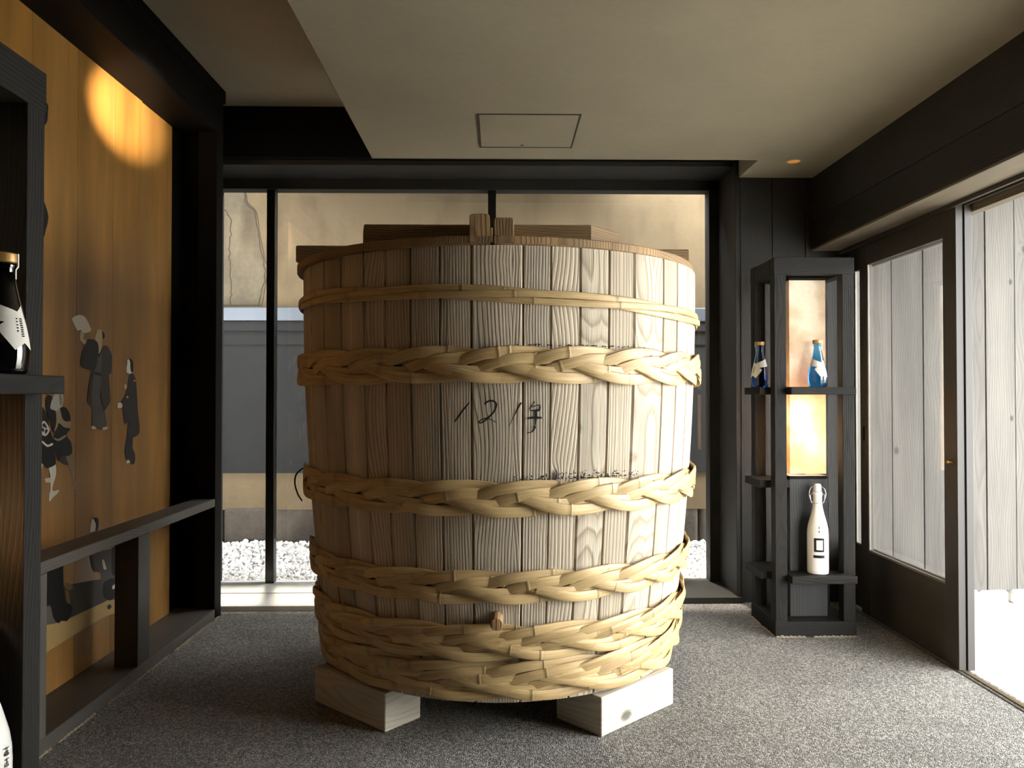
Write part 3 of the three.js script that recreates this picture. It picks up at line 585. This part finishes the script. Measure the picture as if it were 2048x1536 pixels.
// ---------------------------------------------------------------- the tub
const BZ = -3.4, TUB_TOP = 1.70, TUB_LOW = 0.142;
const tubR = (y) => { const d = TUB_TOP - y; return 0.84 + 0.00304 * d - 0.0451 * d * d; };
const tub = thing('sake_tub', 'huge old wooden tub of upright staves bound with braided bamboo hoops', 'tub', [0, 0, BZ]);
function staveGeo(a0, a1, warp) {
  const rows = 14, n = 7, pos = [], uv = [], idx = [], ou = rr(0, 0.8), ov = rr(0, 1.2), ch = 0.006;
  for (let i = 0; i <= rows; i++) {
    const y = TUB_LOW + (TUB_TOP - TUB_LOW) * i / rows, R = tubR(y);
    for (let j = 0; j <= n; j++) {
      const e = j === 0 || j === n, a = j === 0 ? a0 + 0.0016 : j === n ? a1 - 0.0016 : a0 + (a1 - a0) * (j === 1 ? 0.045 : j === n - 1 ? 0.955 : j / n);
      const r = R + warp - (e ? ch : 0);
      pos.push(r * Math.sin(a), y, r * Math.cos(a)); uv.push(ou + R * (a - a0), ov + y);
    }
    for (const a of [a1 - 0.0016, a0 + 0.0016]) { pos.push((R - 0.045) * Math.sin(a), y, (R - 0.045) * Math.cos(a)); uv.push(ou + R * (a - a0), ov + y); }
  }
  const W = n + 3;
  for (let i = 0; i < rows; i++) for (let j = 0; j < W; j++) { const a = i * W + j, b = i * W + (j + 1) % W; idx.push(a, b, a + W, b, b + W, a + W); }
  for (const base of [0, rows * W]) for (let j = 1; j < W - 1; j++) base ? idx.push(base, base + j, base + j + 1) : idx.push(base, base + j + 1, base + j);
  const g = new THREE.BufferGeometry(); g.setAttribute('position', new THREE.Float32BufferAttribute(pos, 3)); g.setAttribute('uv', new THREE.Float32BufferAttribute(uv, 2)); g.setIndex(idx);
  const h = g.toNonIndexed(); h.computeVertexNormals(); return h;
}
{
  const D = Math.PI / 180, edges = [-90, -80, -70, -60.5, -51.6, -43.4, -34.9, -28.2, -21.4, -14.05, -6.6, 5.3, 11.8, 19, 26.8, 34.4, 45.8, 53, 61, 70, 80, 90];
  const kind = [1, 2, 0, 1, 3, 1, 2, 3, 1, 1, 0, 1, 2, 2, 3, 2, 3, 1, 3, 1, 2];
  let a = 90; while (a < 262) { a += 7 + 6 * rnd(); edges.push(Math.min(a, 270)); } if (edges[edges.length - 1] < 270) edges.push(270);
  for (let i = 0; i < edges.length - 1; i++) part('stave', staveGeo(edges[i] * D, edges[i + 1] * D, rr(-0.0012, 0.0012)), staveMats[kind[i] ?? Math.floor(rnd() * 4)], tub);
}
// bamboo strip swept round the tub: centre(phi) -> [dy, dr], width, thickness
function stripGeo(Yc, centre, width, thick, seg = 300, span = [0, Math.PI * 2], tone = 1) {
  const pos = [], col = [], uv = [], idx = [], K = 8, closed = span[1] - span[0] > 6.28;
  const P = (phi) => { const [dy, dr] = centre(phi), y = Yc + dy, r = tubR(y) + dr; return new THREE.Vector3(r * Math.sin(phi), y, r * Math.cos(phi)); };
  const nodes = []; { let q = rr(0, 0.3); while (q < Math.PI * 2) { nodes.push(q); q += rr(0.28, 0.55); } }
  const phis = []; for (let i = 0; i < seg; i++) phis.push(span[0] + (span[1] - span[0]) * i / seg);
  for (const q of nodes) phis.push(q - 0.007, q - 0.003, q + 0.003, q + 0.007);
  phis.push(span[1]); const list = phis.filter((v) => v >= span[0] && v <= span[1]).sort((x, y) => x - y);
  const T = new THREE.Vector3(), N = new THREE.Vector3(), B = new THREE.Vector3(); let len = rr(0, 3);
  const shade = rr(0.86, 1.08) * tone;
  list.forEach((phi, i) => {
    const c = P(phi); T.copy(P(phi + 0.004)).sub(P(phi - 0.004)).normalize();
    N.set(Math.sin(phi), 0, Math.cos(phi)); N.addScaledVector(T, -N.dot(T)).normalize(); B.crossVectors(T, N);
    if (i) len += c.distanceTo(P(list[i - 1]));
    const near = Math.min(...nodes.map((q) => Math.abs(q - phi))), node = near < 0.0045;
    const end = closed ? 1 : Math.min(1, 0.55 + 12 * Math.min(phi - span[0], span[1] - phi));
    const w = width * (node ? 1.10 : 1) * end, t = thick * (node ? 1.35 : 1);
    for (let k = 0; k <= K; k++) {
      const a = k / K * Math.PI * 2, cx = Math.cos(a), sx = Math.sin(a);
      const px = Math.sign(cx) * Math.pow(Math.abs(cx), 0.7) * w / 2, py = (sx > 0 ? sx : sx * 0.6) * t / 2;
      const v = c.clone().addScaledVector(B, px).addScaledVector(N, py); pos.push(v.x, v.y, v.z); uv.push(k / K, len);
      const q = shade * (node ? 0.85 : near < 0.009 ? 0.8 : 1); col.push(q, q * 0.985, q * 0.95);
    }
  });
  const M = K + 1, n = list.length;
  for (let i = 0; i < n - 1; i++) for (let k = 0; k < K; k++) { const a = i * M + k, b = a + M; idx.push(a, b, a + 1, b, b + 1, a + 1); }
  if (!closed) for (const s of [0, (n - 1) * M]) for (let k = 1; k < K - 1; k++) s ? idx.push(s, s + k, s + k + 1) : idx.push(s, s + k + 1, s + k);
  const g = new THREE.BufferGeometry(); g.setAttribute('position', new THREE.Float32BufferAttribute(pos, 3)); g.setAttribute('color', new THREE.Float32BufferAttribute(col, 3)); g.setAttribute('uv', new THREE.Float32BufferAttribute(uv, 2)); g.setIndex(idx); g.computeVertexNormals();
  return g;
}
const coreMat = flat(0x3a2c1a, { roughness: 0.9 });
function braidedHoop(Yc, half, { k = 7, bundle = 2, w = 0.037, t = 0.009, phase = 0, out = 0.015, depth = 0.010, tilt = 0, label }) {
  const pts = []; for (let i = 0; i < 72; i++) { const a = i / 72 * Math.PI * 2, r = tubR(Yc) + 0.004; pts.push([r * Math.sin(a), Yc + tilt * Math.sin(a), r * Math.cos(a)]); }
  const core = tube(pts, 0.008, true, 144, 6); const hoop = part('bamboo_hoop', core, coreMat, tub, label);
  const A = half - w / 2 - (bundle - 1) * w * 0.31;
  for (let s = 0; s < 3; s++) for (let b = 0; b < bundle; b++) {
    const off = (b - (bundle - 1) / 2) * w * 0.62, ph = phase + s * Math.PI * 2 / 3, wob = rr(0, 6);
    const sn = (x) => { const q = Math.sin(x); return q * (1.25 - 0.25 * q * q); };
    part('bamboo_strip', stripGeo(Yc, (phi) => {
      const x = k * phi + ph + b * 0.55;
      return [A * sn(x) + off + tilt * Math.sin(phi) + 0.002 * Math.sin(5 * phi + wob), out + depth * Math.sin(2 * x) + 0.0025 * (b - 1) * Math.cos(x) + 0.001 * Math.sin(7 * phi + wob)];
    }, w * 1.04, t), bamboo, hoop);
  }
  return hoop;
}
{
  // topmost: thin twisted ring, hanging lower on the right
  const Y1 = 1.535, pts = []; for (let i = 0; i < 72; i++) { const a = i / 72 * Math.PI * 2, r = tubR(Y1) + 0.003; pts.push([r * Math.sin(a), Y1 - 0.035 * Math.sin(a), r * Math.cos(a)]); }
  const h = part('bamboo_hoop', tube(pts, 0.005, true, 144, 6), coreMat, tub, 'thin twisted bamboo hoop');
  for (let s = 0; s < 3; s++) { const wob = rr(0, 6); part('bamboo_strip', stripGeo(Y1, (phi) => { const x = 3 * phi + s * 2.094; return [0.015 * Math.sin(x) - 0.035 * Math.sin(phi) + 0.002 * Math.sin(4 * phi + wob), 0.010 + 0.006 * Math.cos(x)]; }, 0.024, 0.008), bamboo, h); }
  braidedHoop(1.301, 0.064, { phase: 0.6, label: 'thick braided bamboo hoop round the upper body' });
  const h3 = braidedHoop(0.853, 0.062, { phase: 2.2, label: 'thick braided bamboo hoop round the middle' });
  braidedHoop(0.551, 0.058, { phase: 4.0, w: 0.034, label: 'braided bamboo hoop below the middle' });
  braidedHoop(0.360, 0.064, { k: 6, phase: 1.0, w: 0.031, bundle: 3, out: 0.016, label: 'wide braided bamboo hoop near the foot' });
  braidedHoop(0.226, 0.074, { k: 5, phase: 3.4, w: 0.034, bundle: 3, out: 0.015, label: 'wide braided bamboo hoop at the foot' });
  const R = tubR(0.85);                                                   // a strip that has sprung loose at the left
  part('bamboo_strip', tube([[-R + 0.0, 0.90, 0.22], [-R - 0.026, 0.875, 0.22], [-R - 0.032, 0.84, 0.22], [-R - 0.016, 0.80, 0.24], [-R + 0.012, 0.775, 0.28]], 0.0035, false, 30, 6), coreMat, h3, 'strip sprung loose from the braid');
  const mould = [];
  for (let i = 0; i < 320; i++) {
    const a = 0.36 + (rnd() + rnd() - 1) * 0.34 + 0.03 * nz(i * 0.9, 3), hi = i % 4 === 0, y = hi ? 1.366 + rr(0, 0.004) : 0.916 + Math.pow(rnd(), 2.5) * 0.028 * (1 - Math.abs(a - 0.36) * 1.5), r = tubR(y) + 0.001, s = rr(0.0008, 0.0030);
    const g = new THREE.DodecahedronGeometry(s, 0); g.scale(1.2, 0.8, 0.5); g.rotateY(a); g.translate(r * Math.sin(a), y, r * Math.cos(a)); mould.push(g);
  }
  const mm = part('mould_specks', mould, flat(0x1b1510, { roughness: 1 }), tub); mm.userData.kind = 'stuff';
}
// brush-written 121 and the counter character, laid on the staves
{
  const S = [
    [[-0.1228, 1.176], [-0.1484, 1.1507], [-0.1694, 1.1275], [-0.1859, 1.1095]],
    [[-0.0619, 1.1679], [-0.0536, 1.1761], [-0.0398, 1.1805], [-0.0238, 1.1791], [-0.0151, 1.1705], [-0.0169, 1.1575], [-0.0261, 1.1426], [-0.0444, 1.1259], [-0.0651, 1.1121], [-0.0788, 1.1069], [-0.0848, 1.1091], [-0.0788, 1.1154], [-0.0628, 1.1218], [-0.049, 1.1222], [-0.0329, 1.1166], [-0.0132, 1.1081]],
    [[0.0853, 1.175], [0.068, 1.1486], [0.0493, 1.1184], [0.0353, 1.0939]],
    [[0.1389, 1.1779], [0.1323, 1.1692], [0.1196, 1.153]],
    [[0.1276, 1.1598], [0.1432, 1.1636], [0.1599, 1.1666], [0.1618, 1.1578], [0.1589, 1.1476]],
    [[0.121, 1.1485], [0.1408, 1.1484], [0.1599, 1.1491]],
    [[0.1101, 1.122], [0.1361, 1.1242], [0.1694, 1.1237]],
    [[0.1465, 1.1465], [0.1456, 1.1257], [0.1427, 1.0992]],
    [[0.1427, 1.0973], [0.1384, 1.086], [0.129, 1.0766], [0.1087, 1.0722]]];
  const gs = S.map((pts, si) => {
    const c = new THREE.CatmullRomCurve3(pts.map(([a, y]) => new THREE.Vector3(a, y, 0))), n = pts.length * 8, pos = [], idx = [], half = si < 3 ? 0.0026 : 0.0036;
    for (let i = 0; i <= n; i++) {
      const p = c.getPoint(i / n), d = c.getTangent(i / n), e = half * (0.75 + 0.35 * Math.sin(3 * i / n + si)), L = Math.hypot(d.x * 0.82, d.y) || 1, nx = -d.y / L, ny = d.x * 0.82 / L;
      for (const s of [-1, 1]) { const a = p.x + s * e * nx / 0.82, y = p.y + s * e * ny, r = tubR(y) + 0.0022; pos.push(r * Math.sin(a), y, r * Math.cos(a)); }
      if (i < n) idx.push(2 * i, 2 * i + 1, 2 * i + 2, 2 * i + 1, 2 * i + 3, 2 * i + 2);
    }
    const g = new THREE.BufferGeometry(); g.setAttribute('position', new THREE.Float32BufferAttribute(pos, 3)); g.setIndex(idx); g.computeVertexNormals(); return g;
  });
  part('brush_lettering', gs, ink, tub, 'black hand-brushed number');
}
// wooden plug low on the front
{
  const g = new THREE.LatheGeometry([[0, 0], [0.019, 0], [0.0205, 0.003], [0.023, 0.11], [0, 0.11]].map((p) => new THREE.Vector2(...p)), 24);
  const q = g.rotateX(-Math.PI / 2).translate(-0.012, 0.445, tubR(0.445) + 0.085); part('plug', gridUV(q, 2), lidWood, tub, 'round wooden plug');
}

// lid in two halves, split front to back, with battens and grip blocks
function disc(x0, x1, R, y0, y1, cx, cz) {
  const pts = [], n = 24, z = (x) => Math.sqrt(Math.max(0, R * R - (x - cx) * (x - cx)));
  for (let i = 0; i <= n; i++) { const x = x0 + (x1 - x0) * i / n; pts.push(new THREE.Vector2(x, -(cz + z(x)))); }
  for (let i = n; i >= 0; i--) { const x = x0 + (x1 - x0) * i / n; pts.push(new THREE.Vector2(x, -(cz - z(x)))); }
  const g = new THREE.ExtrudeGeometry(new THREE.Shape(pts), { depth: y1 - y0 - 0.006, bevelEnabled: true, bevelSize: 0.003, bevelThickness: 0.003, bevelSegments: 1 });
  g.rotateX(-Math.PI / 2).translate(0, y0 + 0.003, 0); return gridUV(g, 2);
}
// batten along x whose outer end is cut on a slant (x1 front end, x2 rear end)
function batten(xa, x1, x2, y0, y1, zf, zb) {
  const sh = new THREE.Shape([[xa, -zf], [x1, -zf], [x2, -zb], [xa, -zb]].map((p) => new THREE.Vector2(...p)));
  const g = new THREE.ExtrudeGeometry(sh, { depth: y1 - y0 - 0.008, bevelEnabled: true, bevelSize: 0.004, bevelThickness: 0.004, bevelSegments: 1 });
  g.rotateX(-Math.PI / 2).translate(0, y0 + 0.004, 0); return gridUV(g, 0);
}
function grip(x0, x1, h, foot) {
  const r = 0.012, s = new THREE.Shape(); s.moveTo(x0, 0); s.lineTo(x0, h - r); s.quadraticCurveTo(x0, h, x0 + r, h); s.lineTo(x1 - r, h); s.quadraticCurveTo(x1, h, x1, h - r); s.lineTo(x1, h * 0.5); s.lineTo(x1 + foot, h * 0.5); s.lineTo(x1 + foot, 0); s.closePath();
  const g = new THREE.ExtrudeGeometry(s, { depth: 0.2, bevelEnabled: true, bevelSize: 0.002, bevelThickness: 0.002, bevelSegments: 1 }); return g;
}
for (const side of [-1, 1]) {
  const lid = thing('tub_lid', side < 0 ? 'left half of the wooden tub lid with two battens and a grip block' : 'right half of the wooden tub lid with two battens and a grip block', 'lid', [0, TUB_TOP + 0.001, BZ], 'halves of the tub lid');
  const bx = side < 0 ? [-0.862, -0.477, -0.033] : [-0.019, 0.388, 0.828];
  for (let i = 0; i < 2; i++) part('lid_board', disc(bx[i] + 0.003, bx[i + 1] - 0.003, 0.846, 0, 0.030, -0.017, 0), lidWood, lid);
  const y0 = 0.031, y1 = 0.100;
  if (side < 0) {
    part('batten', batten(-0.105, -0.475, -0.50, y0, y1, 0.69, 0.57), lidWood, lid);
    part('batten', batten(-0.04, -0.815, -0.80, y0, y1, 0.30, 0.18), lidWood, lid);
  } else {
    part('batten', batten(0.052, 0.32, 0.435, y0, y1, 0.69, 0.57), lidWood, lid);
    part('batten', batten(0.02, 0.775, 0.80, y0, y1, 0.24, 0.12), lidWood, lid);
  }
  const g = side < 0 ? grip(-0.100, -0.036, 0.092, 0.010).translate(0, 0.008, 0.645) : grip(-0.018, 0.045, 0.080, 0.0).translate(0, 0.008, 0.645);
  part('grip_block', gridUV(g, 2), lidWood, lid);
}

// ---------------------------------------------------------------- support blocks
function block(label, corner, dir, across, len, wide, mat) {
  const o = thing('support_beam', label, 'beam', [corner[0], 0, corner[1]], 'timber blocks under the tub');
  const ax = new THREE.Vector3(dir[0], 0, dir[1]).normalize(), az = new THREE.Vector3().crossVectors(ax, new THREE.Vector3(0, 1, 0));
  const side = Math.sign(az.x * across[0] + az.z * across[1]);
  const q = gridUV(new RoundedBoxGeometry(len, 0.138, wide, 2, 0.006).translate(len / 2, 0.069, side * wide / 2), 0);
  q.applyMatrix4(new THREE.Matrix4().makeBasis(ax, new THREE.Vector3(0, 1, 0), az)); q.computeVertexNormals();
  part('timber', q, mat, o); return o;
}
block('pale sunlit timber block under the right front of the tub', [0.356, -2.71], [0.74, -0.67], [-0.67, -0.74], 0.43, 0.22, beamWood);
block('shadowed timber block under the left front of the tub', [-0.408, -2.758], [-0.74, -0.67], [0.67, -0.74], 0.43, 0.17, beamWood);

renderer.render(scene, camera);
